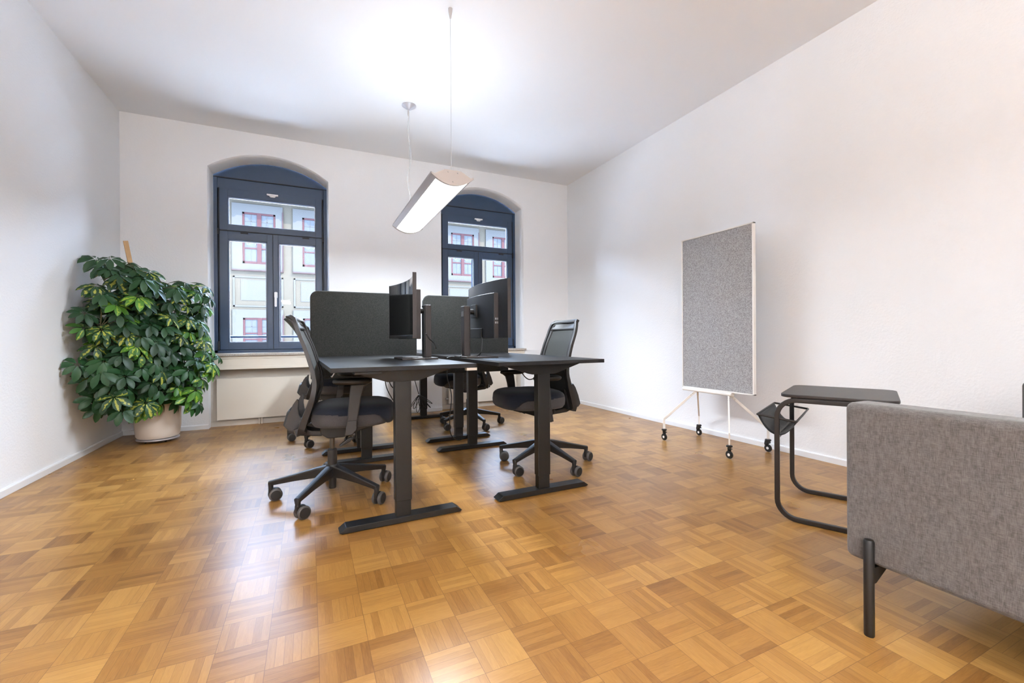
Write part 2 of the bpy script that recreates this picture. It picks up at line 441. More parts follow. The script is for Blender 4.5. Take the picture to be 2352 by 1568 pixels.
# ------------------------------------------------------------------ windows
def make_window(n, c, a, b):
    w = empty(f'window_{n}', (c, YB+.195, 0), kind='structure')
    x0, x1 = -.551, .551; Y0, Y1 = 0, .075
    zb, zbar = .763, 2.635
    # fixed outer frame
    m = MB()
    m.box(x0, x0+.034, Y0, Y1, zb, zbar); m.box(x1-.034, x1, Y0, Y1, zb, zbar); m.box(x0, x1, Y0, Y1, zb, zb+.03)
    m.box(x0+.034, x1-.034, Y0+.006, Y1, 2.518, zbar-.005); m.box(x0+.03, x1-.03, Y0+.012, Y1, 2.545, 2.575)
    m.build('window_frame', M['blue'], w, bevel=.003)
    # arched head panel
    N = 24; px0, px1 = x0-.016, x1+.016; pts = [(px0, zbar)] + [(px0+(px1-px0)*i/N, arch(px0+(px1-px0)*i/N, 0, .567, 2.662, 2.848)) for i in range(N+1)] + [(px1, zbar)]
    MB().prism(pts, .012, .07).build('arched_head_panel', M['blue'], w)
    MB().box(x0, x1, -.004, .02, zbar-.006, zbar+.003).build('head_panel_edge', M['gasket'], w)
    def sash(xa, xb, za, zc, gx0, gx1, g0, g1, nm):
        m = MB(); d0 = -.012
        m.box(xa, gx0-.006, d0, .05, za, zc).box(gx1+.006, xb, d0, .05, za, zc).box(gx0-.006, gx1+.006, d0, .05, za, g0-.006).box(gx0-.006, gx1+.006, d0, .05, g1+.006, zc)
        m.box(gx0-.006, gx0, d0+.008, .05, g0-.006, g1+.006).box(gx1, gx1+.006, d0+.008, .05, g0-.006, g1+.006)
        m.box(gx0, gx1, d0+.008, .05, g0-.006, g0).box(gx0, gx1, d0+.008, .05, g1, g1+.006)
        s = m.build(nm, M['blue'], w, bevel=.002)
        MB().box(gx0-.002, gx1+.002, .020, .026, g0-.002, g1+.002).build('pane', M['glass'], s)
        g = MB()
        for (p, q, r, t) in ((gx0, gx0+.005, g0, g1), (gx1-.005, gx1, g0, g1), (gx0, gx1, g0, g0+.005), (gx0, gx1, g1-.005, g1)): g.box(p, q, .027, .034, r, t)
        g.build('spacer', M['white'], s)
        return s
    sash(-.497, .497, 2.072, 2.515, -.417, .428, 2.140, 2.427, 'transom_sash')
    sl = sash(-.497, -.003, .797, 2.062, -.417, -.062, .876, 1.967, 'left_sash')
    sr = sash(.001, .497, .797, 2.062, .058, .428, .876, 1.967, 'right_sash')
    # dark joints
    j = MB().box(-.5, .5, -.0125, -.004, 2.063, 2.070).box(-.0035, .0008, -.0135, -.004, .80, 2.06)
    j.box(-.507, -.4985, -.004, .0, .79, 2.52).box(.4985, .507, -.004, 0, .79, 2.52).build('joint_gasket', M['gasket'], w)
    # closer behind the sash joints, so that no daylight slips round them
    k = MB()
    for (p, q, r, t) in ((-.53, -.43, .77, 2.6), (.435, .53, .77, 2.6), (-.075, .07, .78, 2.1), (-.53, .53, .766, .87), (-.53, .53, 1.98, 2.13), (-.53, .53, 2.44, 2.62)): k.box(p, q, .05, .066, r, t)
    k.build('frame_rebate', M['blue'], w)
    # fittings
    MB().box(-.517, -.499, -.020, 0, 2.02, 2.085).build('hinge', M['gasket'], w, bevel=.003)
    MB().box(.499, .517, -.020, 0, 2.02, 2.085).build('hinge', M['gasket'], w, bevel=.003)
    for sx in (-1, 1):
        MB().box(sx*.508-.008, sx*.508+.008, -.024, 0, .79, .89).build('hinge', M['gasket'], w, bevel=.004)
    for x in (-.27, .33): MB().box(x-.035, x+.035, -.020, -.01, 2.045, 2.058).build('stay_catch', M['gasket'], w, bevel=.002)
    h = MB().prism(rrect(-.016, .016, 1.36, 1.43, .012), -.022, -.012)
    h.tube([(0, -.02, 1.40), (0, -.05, 1.40)], .009).prism(rrect(-.011, .011, 1.262, 1.412, .010), -.060, -.045)
    h.build('window_handle', M['white'], sr, bevel=.002)
    for o in kids(sr):
        if o.name.startswith('window_handle'): o.location.x = .026
    v = MB().box(-.055, .055, -.034, -.012, 2.487, 2.503).prism([(-.035, 2.487), (-.02, 2.470), (.02, 2.470), (.035, 2.487)], -.028, -.012)
    v.build('vent_latch', M['white'], w, bevel=.002)
    # stone sill and outside parts
    MB().box(a-c-.022, b-c+.022, -.225, .0, ZS, .763).build('window_sill', M['granite'], w, bevel=.004)
    MB().box(x0, x1, .0, .30, .70, .765).build('outer_sill', M['slate'], w)
    MB().tube([(-.60, .21, .935), (.60, .21, .935)], .014, 12).build('guard_rail', M['blue'], w, smooth='auto')
    r = MB()
    r.box(a-c-.3, -.551, .075, .20, .6, 2.9).box(.551, b-c+.3, .075, .20, .6, 2.9)
    r.box(-.551, .551, .075, .20, 2.84, 2.95)
    r.build('outer_reveal', M['facade'], w)
    l = bpy.data.lights.new('daylight_portal', 'AREA'); l.shape = 'RECTANGLE'; l.size = 1.1; l.size_y = 1.9
    l.cycles.is_portal = True
    lo = bpy.data.objects.new('daylight_portal', l); COL.objects.link(lo); lo.location = (c, YB+.33, 1.8); lo.rotation_euler = (R(-90), 0, 0)
for i, (c, a, b) in enumerate(WIN): make_window(i+1, c, a, b)

# ------------------------------------------------------------------ radiators
def radiator(c, a, b, flip, label):
    r = empty('radiator', ((a+b)/2, YB+.09, 0), label=label, cat='radiator', group='panel radiators in the window niches')
    W = (b-a)/2; o = MB().box(-W, W, -.028, .012, .068, .498).build('panel', M['cream'], r, bevel=.004)
    g = MB()
    for k in range(int(2*W/.012)):
        x = -W+.006+k*.012; g.box(x, x+.006, -.020, .008, .4975, .502)
    g.build('top_grille', M['cream'], r)
    MB().box(-W+.01, W-.01, -.022, .010, .4983, .4995).build('grille_slot', M['niche'], r)
    for x in (-.10, -.075): MB().tube([(x, -.005, 0), (x, -.005, .07)], .007, 10).build('pipe', M['cream'], r, smooth='auto')
    s = -1 if flip else 1
    v = MB().tube([(s*W, -.005, .455), (s*(W+.035), -.005, .455)], .009, 12).lathe([(.004, -.035), (.019, -.034), (.021, -.012), (.015, -.004), (.012, .004)], (s*(W+.04), -.01, .455), 16, 'y')
    v.build('valve', M['white'], r, smooth='auto')
    MB().tube([(s*W, -.005, .13), (s*(W+.03), -.005, .13)], .012, 12).build('drain_plug', M['chrome'], r, smooth='auto')
    return r
radiator(-.36, -.872, .085, False, 'cream panel radiator in the niche below the left window')
radiator(2.06, 1.605, 2.56, True, 'cream panel radiator in the niche below the right window')

# ------------------------------------------------------------------ pendant lamp
def pendant(x, y0, y1, label, pw2, tint=(.80, .90, 1)):
    LAMP_DOWN, LAMP_UP = pw2
    L = y1-y0; w = empty('pendant_lamp', (x, (y0+y1)/2, 1.905), label=label, cat='lamp', group='ceiling pendants'); h = L/2
    N = 20; HW = .143
    def z(t): return (t/HW)**2*.058
    xs = [-HW+2*HW*i/N for i in range(N+1)]
    m = MB(); up = [(t, z(t)+.012) for t in xs]; dn = [(t, z(t)) for t in xs]
    m.prism(dn+up[::-1], -h+.006, h-.006); m.build('body', M['alu'], w, smooth='auto')
    xs2 = [-.108+.216*i/N for i in range(N+1)]
    MB().prism([(t, z(t)-.004) for t in xs2]+[(t, z(t)+.004) for t in xs2][::-1], -h+.03, h-.03).build('diffuser', M['diff'], w, smooth='auto')
    for s in (-1, 1):
        poly = [(t, z(t)-.006) for t in xs] + [(HW, z(HW)+.004), (HW-.022, z(HW)-.002), (.055, .092), (-.055, .092), (-HW+.022, z(HW)-.002), (-HW, z(HW)+.004)]
        e = MB().prism(poly, s*h-.005, s*h+.005).build('end_plate', M['pinkalu'], w)
        for bx, bz in ((-.032, .078), (.032, .078), (0, .018)): MB().lathe([(.0045, -.004), (.0045, .004), (.002, .005)], (bx, s*(h+.005), bz), 8, 'y').build('screw', M['chrome'], e)
    MB().box(-.05, .05, -h+.01, h-.01, .012, .05).build('gear_tray', M['white'], w, bevel=.003)
    top = ZC-1.905
    for ys, kind in ((-h+.03, 'cone'), (h-.09, 'rose')):
        MB().tube([(0, ys, .05), (0, ys, top)], .0013, 6).build('suspension_wire', M['wire'], w)
        if kind == 'cone': MB().lathe([(.014, top), (.013, top-.02), (.005, top-.062), (.003, top-.066)], (0, ys, 0), 16).build('ceiling_fixing', M['pinkalu'], w, smooth='auto')
        else:
            MB().lathe([(.066, top), (.066, top-.004), (.02, top-.035), (.006, top-.04)], (.0, ys, 0), 28).build('ceiling_rose', M['alu'], w, smooth='auto')
            MB().lathe([(.008, top-.04), (.007, top-.08), (.003, top-.10)], (-.008, ys, 0), 12).build('ceiling_fixing', M['pinkalu'], w, smooth='auto')
            pts = [(0, ys, top-.06), (-.012, ys, top-.25), (.012, ys-.02, top-.5), (-.022, ys, top-.68), (.006, ys, top-.85), (-.002, ys, top-1.0), (.04, ys-.05, .075), (.03, ys-.12, .05)]
            MB().tube(catmull(pts), .0028, 8).build('power_lead', M['cable'], w, smooth='auto')
    for (nm, zz, rx, pw, sx) in (('lamp_light_down', -.012, 0, LAMP_DOWN, .20), ('lamp_light_up', .11, PI, LAMP_UP, .16)):
        l = bpy.data.lights.new(nm, 'AREA'); l.shape = 'RECTANGLE'; l.size = sx; l.size_y = L-.08; l.energy = pw; l.color = tint
        lo = bpy.data.objects.new(nm, l); COL.objects.link(lo); lo.parent = w; lo.location = (0, 0, zz); lo.rotation_euler = (rx, 0, 0)
    return w
pendant(.856, 2.735, 4.165, 'silver curved pendant lamp with glowing diffuser hanging above the desks', LAMPS['near'])
pendant(-.55, -2.75, -1.32, 'added unseen fill light shaped as a curved pendant lamp behind the viewpoint', LAMPS['rear_fill'], (.95, .955, .97))  # added pendant out of view, stands in for the room's other lighting

# ------------------------------------------------------------------ desks
DW, DL, DZ = .678, 1.385, .775
def make_desk():
    d = empty('standing_desk')
    MB().prism([(0, 0), (DW, 0), (DW, DL), (0, DL)], DZ-.021, DZ, 'z').build('tabletop', M['top'], d, bevel=.0015)
    cx = DW/2
    for yc, s in ((.146, 1), (1.305, -1)):
        l = empty('leg'); l.parent = d
        bpy.data.objects.remove(l)
        y0, y1 = yc-.025, yc+.025
        leg = MB().box(cx-.040, cx+.040, y0, y1, .105, .70).build('leg', M['blk'], d, bevel=.004, seg=3)
        MB().box(cx-.036, cx+.036, y0+.003, y1-.003, .025, .11).build('inner_column', M['blk'], leg, bevel=.003)
        f0, f1 = cx-.298, cx+.298
        MB().prism([(f0, .010), (f0+.012, .004), (f1-.012, .004), (f1, .010), (f1-.03, .032), (f0+.03, .032)], yc-.036, yc+.036).build('foot', M['blk'], d, bevel=.002)
        for fx in (f0+.05, f1-.05): MB().lathe([(.014, 0), (.014, .006)], (fx, yc, 0), 12).build('foot_pad', M['caster'], d)
        b0, b1 = cx-.245, cx+.245
        MB().prism([(b0, DZ-.022), (b0, DZ-.030), (cx-.075, .692), (cx+.075, .692), (b1, DZ-.030), (b1, DZ-.022)], yc-.028, yc+.028).build('support_arm', M['blk'], d, bevel=.002)
    for q in (-.06, .02): MB().box(cx+q, cx+q+.04, .17, 1.28, DZ-.06, DZ-.023).build('cross_rail', M['blk'], d, bevel=.002)
    MB().box(cx+.08, cx+.19, .45, .8, DZ-.062, DZ-.023).build('motor_control_box', M['plas'], d, bevel=.004)
    return d
desk = make_desk()
DESKS = [(.0817, 2.0264, 2.0, 'anthracite standing desk nearest on the left, monitor screen seen from the front'),
         (.891, 2.0745, .8, 'anthracite standing desk nearest on the right, monitor seen from behind'),
         (.040, 3.545, .5, 'anthracite standing desk behind the left felt divider'),
         (.873, 3.575, 2.0, 'anthracite standing desk behind the right felt divider')]
dk = []
for i, (x, y, a, lb) in enumerate(DESKS):
    d = desk if i == 0 else copy_tree(desk)
    d.location = (x, y, 0); d.rotation_euler = (0, 0, R(a)); tag(d, lb, 'desk', 'standing desks in the middle of the room'); dk.append(d)
MB().box(DW-.052, DW+.0012, -.0012, .03, DZ-.034, DZ-.021).build('sticker', M['niche'], dk[0])
MB().tube(fillet([(.035, .16, DZ-.022), (.018, .16, DZ-.05), (.018, .19, DZ-.05)], .004), .003).build('cable_hook', M['chrome'], dk[0])
MB().box(.10, .22, .02, .10, DZ-.036, DZ-.0215).build('height_switch', M['caster'], dk[0], bevel=.003)

def divider(x0, x1, y, rz, label):
    e = empty('desk_divider', ((x0+x1)/2, y, .612), R(rz), label=label, cat='divider', group='felt dividers between the desks')
    W = (x1-x0)/2
    MB().prism(rrect(-W, W, 0, .643, .055, 10, (0, 0, 1, 1)), -.017, .017).build('felt_panel', M['felt'], e, bevel=.008, seg=3)
    for x in (-W*.6, W*.6): MB().box(x-.03, x+.03, -.045, -.0175, .115, .138).build('clamp', M['blk'], e, bevel=.002)
divider(.006, .776, 3.472, 0, 'dark grey felt desk divider standing behind the nearest left desk')
divider(.832, 1.592, 3.505, .5, 'dark grey felt desk divider behind the monitor seen from the back')

# ------------------------------------------------------------------ monitors
def monitor(x, y, z, rz, label, kind):
    """local: screen faces -x, long axis along y, stand behind at +x"""
    e = empty('curved_monitor', (x, y, z), rz, label=label, cat='monitor', group='curved monitors on the desks')
    HWd, RR, B, T = .345, 1.25, .128, .485
    def P(t, off=0):                                       # point on the curve, off behind
        a = t/RR; return (-RR*math.cos(a)+RR, RR*math.sin(a)) if False else (-(RR-RR*math.cos(a)) + off*math.cos(a), (RR-off*0)*math.sin(a) + off*(-math.sin(a))*-1*0)
    N = 20; ts = [-HWd+2*HWd*i/N for i in range(N+1)]
    def shell(t0, t1, z0, z1, o0, o1, nm, mt, n=N, bev=.002):
        tt = [t0+(t1-t0)*i/n for i in range(n+1)]; f = [P(t, o0) for t in tt]; b = [P(t, o1) for t in tt]
        return MB().prism(f+b[::-1], z0, z1, 'z').build(nm, mt, e, bevel=bev)
    shell(-HWd, HWd, B, T, .004, .020, 'housing', M['mon'])
    shell(-HWd, HWd, B+.0, T, .0195, .0215, 'rear_cover', M['mon'])
    shell(-HWd, HWd, B, B+.020, -.001, .006, 'lower_bezel', M['plas'])
    s = shell(-HWd+.002, HWd-.002, B+.021, T-.002, .0022, .0045, 'screen', M['screen'], bev=0)
    for sgn in (-1, 1):
        shell(sgn*HWd-.0015, sgn*HWd+.0015, B, T, .002, .024, 'side_trim', M['monw'], 1, 0)
    tt = [-.245+.49*i/N for i in range(N+1)]
    b = MB().prism([P(t, .02) for t in tt]+[P(t, .048) for t in tt[::-1]], B-.004, .405, 'z').build('rear_housing', M['mon'], e, bevel=.003)
    for sgn in (-1, 1):
        p = [P(sgn*.246, .021), P(sgn*.249, .021), P(sgn*.249, .047), P(sgn*.246, .047)]
        MB().prism(p, B-.003, .404, 'z').build('side_band', M['monw'], e)
    q = P(.2495, .034)
    for zz in (.245, .222):
        for xx in (-.010, .002): MB().box(q[0]+xx, q[0]+xx+.008, q[1]-.002, q[1]+.004, zz-.006, zz+.006).build('port', M['chrome'], e)
    bx = P(0, .048)[0]
    MB().box(bx-.002, bx+.003, -.10, .10, B+.0, .19).build('cable_cover', M['caster'], e, bevel=.002)
    MB().tube([(bx, 0, .30), (bx+.065, 0, .30)], .018, 16).box(bx+.005, bx+.02, -.045, .045, .26, .345).build('stand_joint', M['plas'], e, bevel=.002)
    sx = bx+.05
    st = MB().box(sx+.006, sx+.044, -.034, .034, .012, .335).build('stand_column', M['monw'], e, bevel=.003)
    MB().box(sx, sx+.0055, -.030, .030, .012, .33).build('stand_rail', M['caster'], st)
    MB().box(sx+.0435, sx+.0455, -.02, .02, .268, .302).build('rear_badge', M['chrome'], st)
    # flat base with a cut-out
    bs = MB(); x0, x1, yw = sx-.155, sx+.06, .125
    bs.box(x0, x0+.05, -yw, yw, 0, .011).box(x1-.08, x1, -yw, yw, 0, .011).box(x0+.05, x1-.08, -yw, -yw+.06, 0, .011).box(x0+.05, x1-.08, yw-.06, yw, 0, .011)
    bs.build('stand_base', M['monw'], e, bevel=.002)
    return e
# near edges measured against the chairs: each monitor faces its own chair
monitor(.545, 2.69, DZ, R(1), 'curved monitor with its dark screen towards the left chairs', 0)
monitor(1.045, 2.70, DZ, R(180.5), 'curved monitor turned away, its ribbed back and ports showing', 1)

# ------------------------------------------------------------------ cables
def cable(pts, r, label, mat='bcable', group='black cables under the desks'):
    pts = [Vector(p) for p in pts]; o = pts[0].copy()
    MB().tube([p-o for p in catmull(pts, 10)], r, 8).build('cable', M[mat], None, smooth='auto', label=label, cat='cable', group=group).location = o
    return o
cable([(.60, 2.44, .93), (.62, 2.45, .90), (.66, 2.50, .875), (.695, 2.60, .85), (.705, 2.62, .84)], .004, 'black cable looping from the left monitor past its stand')
cable([(1.00, 2.60, .906), (.995, 2.585, .86), (.985, 2.58, .81), (.96, 2.62, .782), (.93, 2.66, .780)], .004, 'black cable hanging below the monitor seen from behind')
cable([(.905, 2.715, .87), (.90, 2.71, .82), (.895, 2.70, .79), (.86, 2.66, .781), (.79, 2.60, .785), (.76, 2.58, .779)], .0035, 'black cable running from the right stand down onto the left desk')
cable([(1.0, 3.36, .74), (.985, 3.33, .60), (1.01, 3.30, .45), (.99, 3.28, .30), (1.0, 3.30, .16), (1.05, 3.32, .10), (1.12, 3.36, .09), (1.20, 3.40, .14), (1.22, 3.42, .28), (1.2, 3.44, .50), (1.2, 3.44, .72)], .004, 'long black cable sagging in a loop between the middle desk legs')
cable([(1.02, 4.72, .70), (1.0, 4.72, .60), (1.03, 4.70, .45), (1.06, 4.70, .34), (1.07, 4.70, .30)], .004, 'black lead hanging down to the coiled cable by the far leg')
def coil():
    o = Vector((1.075, 4.70, .13)); m = MB()
    for k in range(7):
        a = -55+k*15; rr = .085+.01*math.sin(k*2); pts = []
        for i in range(15):
            t = 2*PI*i/14; lx = math.sin(t)*.022; lz = rr-rr*math.cos(t)
            pts.append((math.sin(R(a))*-lz + lx*math.cos(R(a)), .006*k-.02, .16-math.cos(R(a))*lz+lx*math.sin(R(a))))
        m.tube(pts, .0032, 6)
    m.tube([(-.012, -.024, .152), (.012, .02, .152)], .012, 8)
    m.build('cable_bundle', M['bcable'], None, smooth='auto', label='coiled bundle of black cable tied up beside the far desk leg', cat='cable').location = o
coil()
cable([(.50, 2.40, .735), (.56, 2.55, .70), (.60, 2.75, .675), (.66, 2.9, .68), (.67, 2.95, .72), (.66, 2.98, .745)], .004, 'black cable drooping under the nearest left desktop')
cable([(.60, 3.75, .72), (.575, 3.76, .62), (.585, 3.77, .50), (.63, 3.78, .40), (.66, 3.78, .36)], .004, 'black cable curving down on the left of the hanging plug')
cable([(.66, 3.80, .70), (.61, 3.79, .60), (.63, 3.79, .50), (.70, 3.79, .46), (.76, 3.79, .50), (.80, 3.79, .58)], .0045, 'black cable sagging in a wide curve below the power strip')
cable([(.66, 3.82, .66), (.665, 3.82, .50), (.66, 3.82, .32)], .004, 'straight black cable dropping below the power strip')
cable([(1.20, 2.45, .735), (1.24, 2.50, .67), (1.30, 2.52, .63), (1.36, 2.52, .66), (1.35, 2.50, .74)], .0035, 'small black cable loop under the right desktop edge')
e = empty('power_strip', (.70, 3.80, .662), label='pale wooden tray with sockets hung under the desk behind the divider', cat='power strip')
MB().box(-.12, .16, -.03, .03, 0, .035).build('tray', M['wood'], e, bevel=.003)
for q in (-.02, .1): MB().box(q, q+.015, -.02, .02, .035, .09).build('hanger', M['blk'], e)
e = empty('power_plug', (.72, 3.80, .56), label='black plug block dangling among the cables under the desk', cat='plug')
MB().lathe([(.01, 0), (.034, .004), (.036, .016), (.02, .022), (.006, .03)], (0, 0, 0), 16).build('plug_head', M['caster'], e, smooth='auto')
MB().box(-.028, .028, -.02, .02, -.06, -.001).build('plug_block', M['plas'], e, bevel=.004)

# ------------------------------------------------------------------ office chairs
def superrow(cx, cy, hx, hy, z, n=40, p=3.2):
    r = []
    for i in range(n):
        t = 2*PI*i/n; c, s_ = math.cos(t), math.sin(t)
        r.append((cx+hx*math.copysign(abs(c)**(2/p), c), cy+hy*math.copysign(abs(s_)**(2/p), s_), z))
    return r
def make_chair():
    c = empty('office_chair')
    # seat: grey lower band and navy top that wraps over the front edge
    X0, X1, HY = -.108, .344, .235
    cx, hx = (X0+X1)/2, (X1-X0)/2
    rows = [superrow(cx, 0, .05, .05, .424)]
    for (k, z) in ((.80, .424), (.93, .430), (.985, .448), (1.0, .475), (.995, .500), (.96, .512), (.5, .512)): rows.append(superrow(cx-.012, 0, (hx-.012)*k, HY*k, z))
    m = MB().grid(rows, True); m.build('seat_side', M['seatg'], c, smooth=True)
    rows = []
    for (k, z) in ((.30, .548), (.55, .547), (.75, .543), (.88, .534), (.95, .523), (.985, .512), (.992, .505)):
        row = superrow(cx, 0, hx*k, HY*k, z); rows.append([(x, y, zz+(.006*(x-cx)/hx if x > cx else .0)) for (x, y, zz) in row])
    last = []
    for k, dz in ((1.0, .30), (.995, .75), (.94, 1.0), (.80, 1.04)):
        row = []
        for (x, y, z) in superrow(cx, 0, hx*k, HY*k, .500):
            f = max(0, min(1, (x-(cx+hx*.55))/(hx*.22))); row.append((x+.002*f, y, z - dz*(.008+.060*f)))
        rows.append(row)
    m = MB().grid(rows, True); n0 = len(m.v); m.add([(cx, 0, .549)], []); m.f += [(i, (i+1) % 40, n0) for i in range(40)]
    m.build('seat_cushion', M['seat'], c, smooth=True)
    # backrest: curve in side view (x,z)
    prof = catmull([(-.170, 0, 1.004), (-.158, 0, .968), (-.141, 0, .915), (-.118, 0, .855), (-.098, 0, .79), (-.078, 0, .715), (-.072, 0, .655), (-.083, 0, .595), (-.105, 0, .53), (-.128, 0, .465), (-.142, 0, .420)], 4)
    def hw(z):                                            # half width by height
        if z > .93: return .192-.022*((z-.93)/.075)**2
        if z > .60: return .192+.022*(.93-z)/.33
        return .214-.03*(.60-z)/.18
    def sag(z): return .012+.036*max(0, (z-.88)/.12)**1.3         # the back is hollow: its middle sits further back
    rows = []; N = 14
    for i, p in enumerate(prof):
        w_ = hw(p.z)-.008
        rows.append([(p.x-.004-sag(p.z)*(1-(2*j/N-1)**2), w_*(2*j/N-1), p.z+(.012*(1-(2*j/N-1)**2) if i == 0 else 0)) for j in range(N+1)])
    MB().grid(rows).build('back_mesh', M['mesh'], c, smooth=True, solid=.006)
    side = prof
    Lf = [(p.x, hw(p.z), p.z) for p in side][::-1]       # bottom to top on the left
    wt = hw(side[0].z)
    topc = [(side[0].x-sag(1)*math.sin(PI*k/10), wt*math.cos(PI*k/10), side[0].z+.014*min(1, 2.2*math.sin(PI*k/10))) for k in range(1, 10)]
    Rt = [(p.x, -hw(p.z), p.z) for p in side]
    bz = prof[-1].x; bot = [(bz-.025, -hw(.42)*.6, .408), (bz-.034, 0, .405), (bz-.025, hw(.42)*.6, .408)]
    loop = Lf+topc+Rt+bot
    MB().tube(loop, [1+.75*max(0, min(1, (.75-p[2])/.3)) for p in loop], sec=[(-.009, -.011), (.009, -.011), (.012, 0), (.009, .011), (-.009, .011)], up=(1, 0, .35), closed=True).build('back_frame', M['plas2'], c, smooth='auto')
    # solid rim round the mesh: a band across the top and a strip down each side, on the hollow curve
    rows = []
    for (z, dx) in ((1.012, -.003), (.99, 0), (.965, .001), (.952, .001)):
        x = -.170+.018*(1.004-z)/.036*.9
        rows.append([(x+dx-.008-sag(z)*(1-(2*j/N-1)**2), (hw(min(z, 1.0))-.006)*(2*j/N-1), z+.004*(1-(2*j/N-1)**2)) for j in range(N+1)])
    MB().grid(rows).build('head_band', M['plas2'], c, smooth=True, solid=.014)
    for sg in (1, -1):
        rows = [[(p.x+.001-sag(p.z)*(1-u*u), sg*(hw(p.z)-.004)*u, p.z) for u in (.98, .90, .82)] for p in side[1:36]]
        MB().grid(rows).build('side_rim', M['plas2'], c, smooth=True, solid=.007)
    # lower shell behind the back with two upright prongs
    sh = MB()
    for s in (1, -1):
        y0 = s*.120
        sh.prism([(-.128, .412), (-.205, .420), (-.222, .440), (-.205, .50), (-.183, .555), (-.166, .580), (-.160, .575), (-.163, .53), (-.158, .498), (-.148, .480), (-.136, .478), (-.126, .500), (-.100, .545), (-.092, .545)], y0-.012, y0+.012)
    N2 = 10; rows = []
    for (x, z) in ((-.170, .414), (-.208, .420), (-.224, .440), (-.207, .50), (-.196, .525)):
        rows.append([(x-.02*(1-(2*j/N2-1)**2),   .124*(2*j/N2-1), z-.012*(1-abs(2*j/N2-1))*(1 if z > .5 else 0)) for j in range(N2+1)])
    sh.grid(rows)
    sh.build('back_shell', M['plas2'], c, smooth='auto', solid=.004, fix=True)
    # arms
    for s in (1, -1):
        y = s*.285
        a = MB().prism([(.106, .664), (.098, .60), (.090, .50), (.086, .475), (.138, .478), (.146, .53), (.158, .60), (.172, .650), (.195, .668)], y-.013, y+.013).build('armrest', M['plas2'], c, bevel=.006, seg=3)
        br = MB().prism([(.088, .480), (.136, .480), (.134, .43), (.112, .405), (.075, .402)], y-.010, y+.010)
        br.box(.08, .128, min(y, s*.12), max(y, s*.12), .398, .412).build('armrest_bracket', M['plas2'], a, bevel=.004)
        rows = []
        for (k, z) in ((.1, .664), (.8, .666), (.95, .672), (1, .681), (.96, .691), (.80, .697), (.4, .699), (.05, .699)): rows.append(superrow(.115, y, .098*k, .042*k, z, 28, 2.6))
        MB().grid(rows, True).build('arm_pad', M['caster'], a, smooth=True)
    # mechanism
    MB().prism([(-.06, .424), (-.055, .375), (-.02, .350), (.06, .350), (.16, .385), (.26, .412), (.26, .424)], -.075, .075).build('tilt_mechanism', M['plas'], c, bevel=.006)
    MB().prism([(-.215, .412), (-.222, .395), (-.16, .372), (-.05, .362), (-.04, .392), (-.10, .395), (-.14, .408)], -.055, .055).build('back_carrier', M['plas'], c, bevel=.004)
    MB().tube([(.08, -.05, .385), (.085, -.16, .372), (.075, -.21, .366)], .007, 8).prism([(.045, .340), (.052, .333), (.10, .356), (.115, .372), (.105, .380), (.09, .374)], -.225, -.20).build('height_lever', M['plas'], c, bevel=.003)
    MB().lathe([(.0135, .27), (.0135, .36)], (0, 0, 0), 20).build('gas_spring', M['steel'], c, smooth='auto')
    MB().lathe([(.024, .150), (.0255, .155), (.0255, .272), (.022, .276), (.014, .276)], (0, 0, 0), 24).lathe([(.018, .052), (.020, .056), (.020, .125)], (0, 0, 0), 20).build('gas_cylinder', M['plas2'], c, smooth='auto')
    # star base
    m = MB(); m.lathe([(.030, .118), (.036, .125), (.040, .165), (.036, .182), (.028, .190)], (0, 0, 0), 25)
    for k in range(5):
        Mz = Matrix.Rotation(2*PI*k/5, 4, 'Z'); secs = []
        for (r_, zt, h_, w1, w2) in ((.022, .186, .068, .024, .020), (.08, .176, .058, .021, .013), (.20, .146, .040, .017, .010), (.305, .121, .030, .015, .009), (.335, .114, .030, .014, .010)):
            secs.append([(r_, -w1*.8, zt-.003), (r_, 0, zt), (r_, w1*.8, zt-.003), (r_, w1, zt-.009), (r_, w2, zt-h_), (r_, -w2, zt-h_), (r_, -w1, zt-.009)])
        b = MB().grid(secs, True); b.add(secs[-1], [tuple(range(7))])
        b.tube([(.325, 0, .11), (.325, 0, .068)], .0135, 10)
        m.add([Mz @ Vector(p) for p in b.v], b.f)
    m.build('star_base', M['plas'], c, smooth='auto')
    tw = [205, 150, 100, 30, 260]
    for k in range(5):
        Mz = Matrix.Rotation(2*PI*k/5, 4, 'Z') @ Matrix.Translation((.325, 0, 0)) @ Matrix.Rotation(R(tw[k]), 4, 'Z') @ Matrix.Translation((.022, 0, .035))
        def tr(b): b.v = [tuple(Mz @ Vector(p)) for p in b.v]; return b
        h = MB().prism([(-.034, .040), (-.012, .040), (.012, .033), (.026, .012), (.020, .006), (.004, .022), (-.014, .020), (-.014, .0), (-.030, -.004), (-.034, .01)], -.010, .010)
        cas = tr(h).build('caster', M['plas'], c, bevel=.002)
        for s in (1, -1):
            y0, y1 = s*.008, s*.027
            wl = MB().lathe([(.024, y0), (.033, y0+s*.002), (.035, (y0+y1)/2), (.033, y1-s*.004), (.0275, y1)], (0, 0, 0), 28, 'y')
            W = tr(wl).build('wheel', M['tyre'], cas, smooth='auto')
            tr(MB().lathe([(.0268, y1-s*.001), (.0268, y1+s*.0008), (.022, y1+s*.0016), (.012, y1+s*.001)], (0, 0, 0), 24, 'y')).build('wheel', M['plas'], cas, smooth='auto')
    return c
proto = make_chair()
CH = [(.115, 2.69, -5.6, 166, 0, 'black and grey office chair nearest on the left, pushed under the desk, seen side-on'),
      (1.50, 2.70, 178, 134, -.038, 'black and grey office chair right of the nearest right desk, its mesh back facing us'),
      (1.49, 4.27, 176, 134, 0, 'black and grey office chair at the far right desk, seen between the desk legs'),
      (.145, 4.245, -4, 166, 0, 'black and grey office chair farthest left, mostly hidden behind the nearest left chair')]
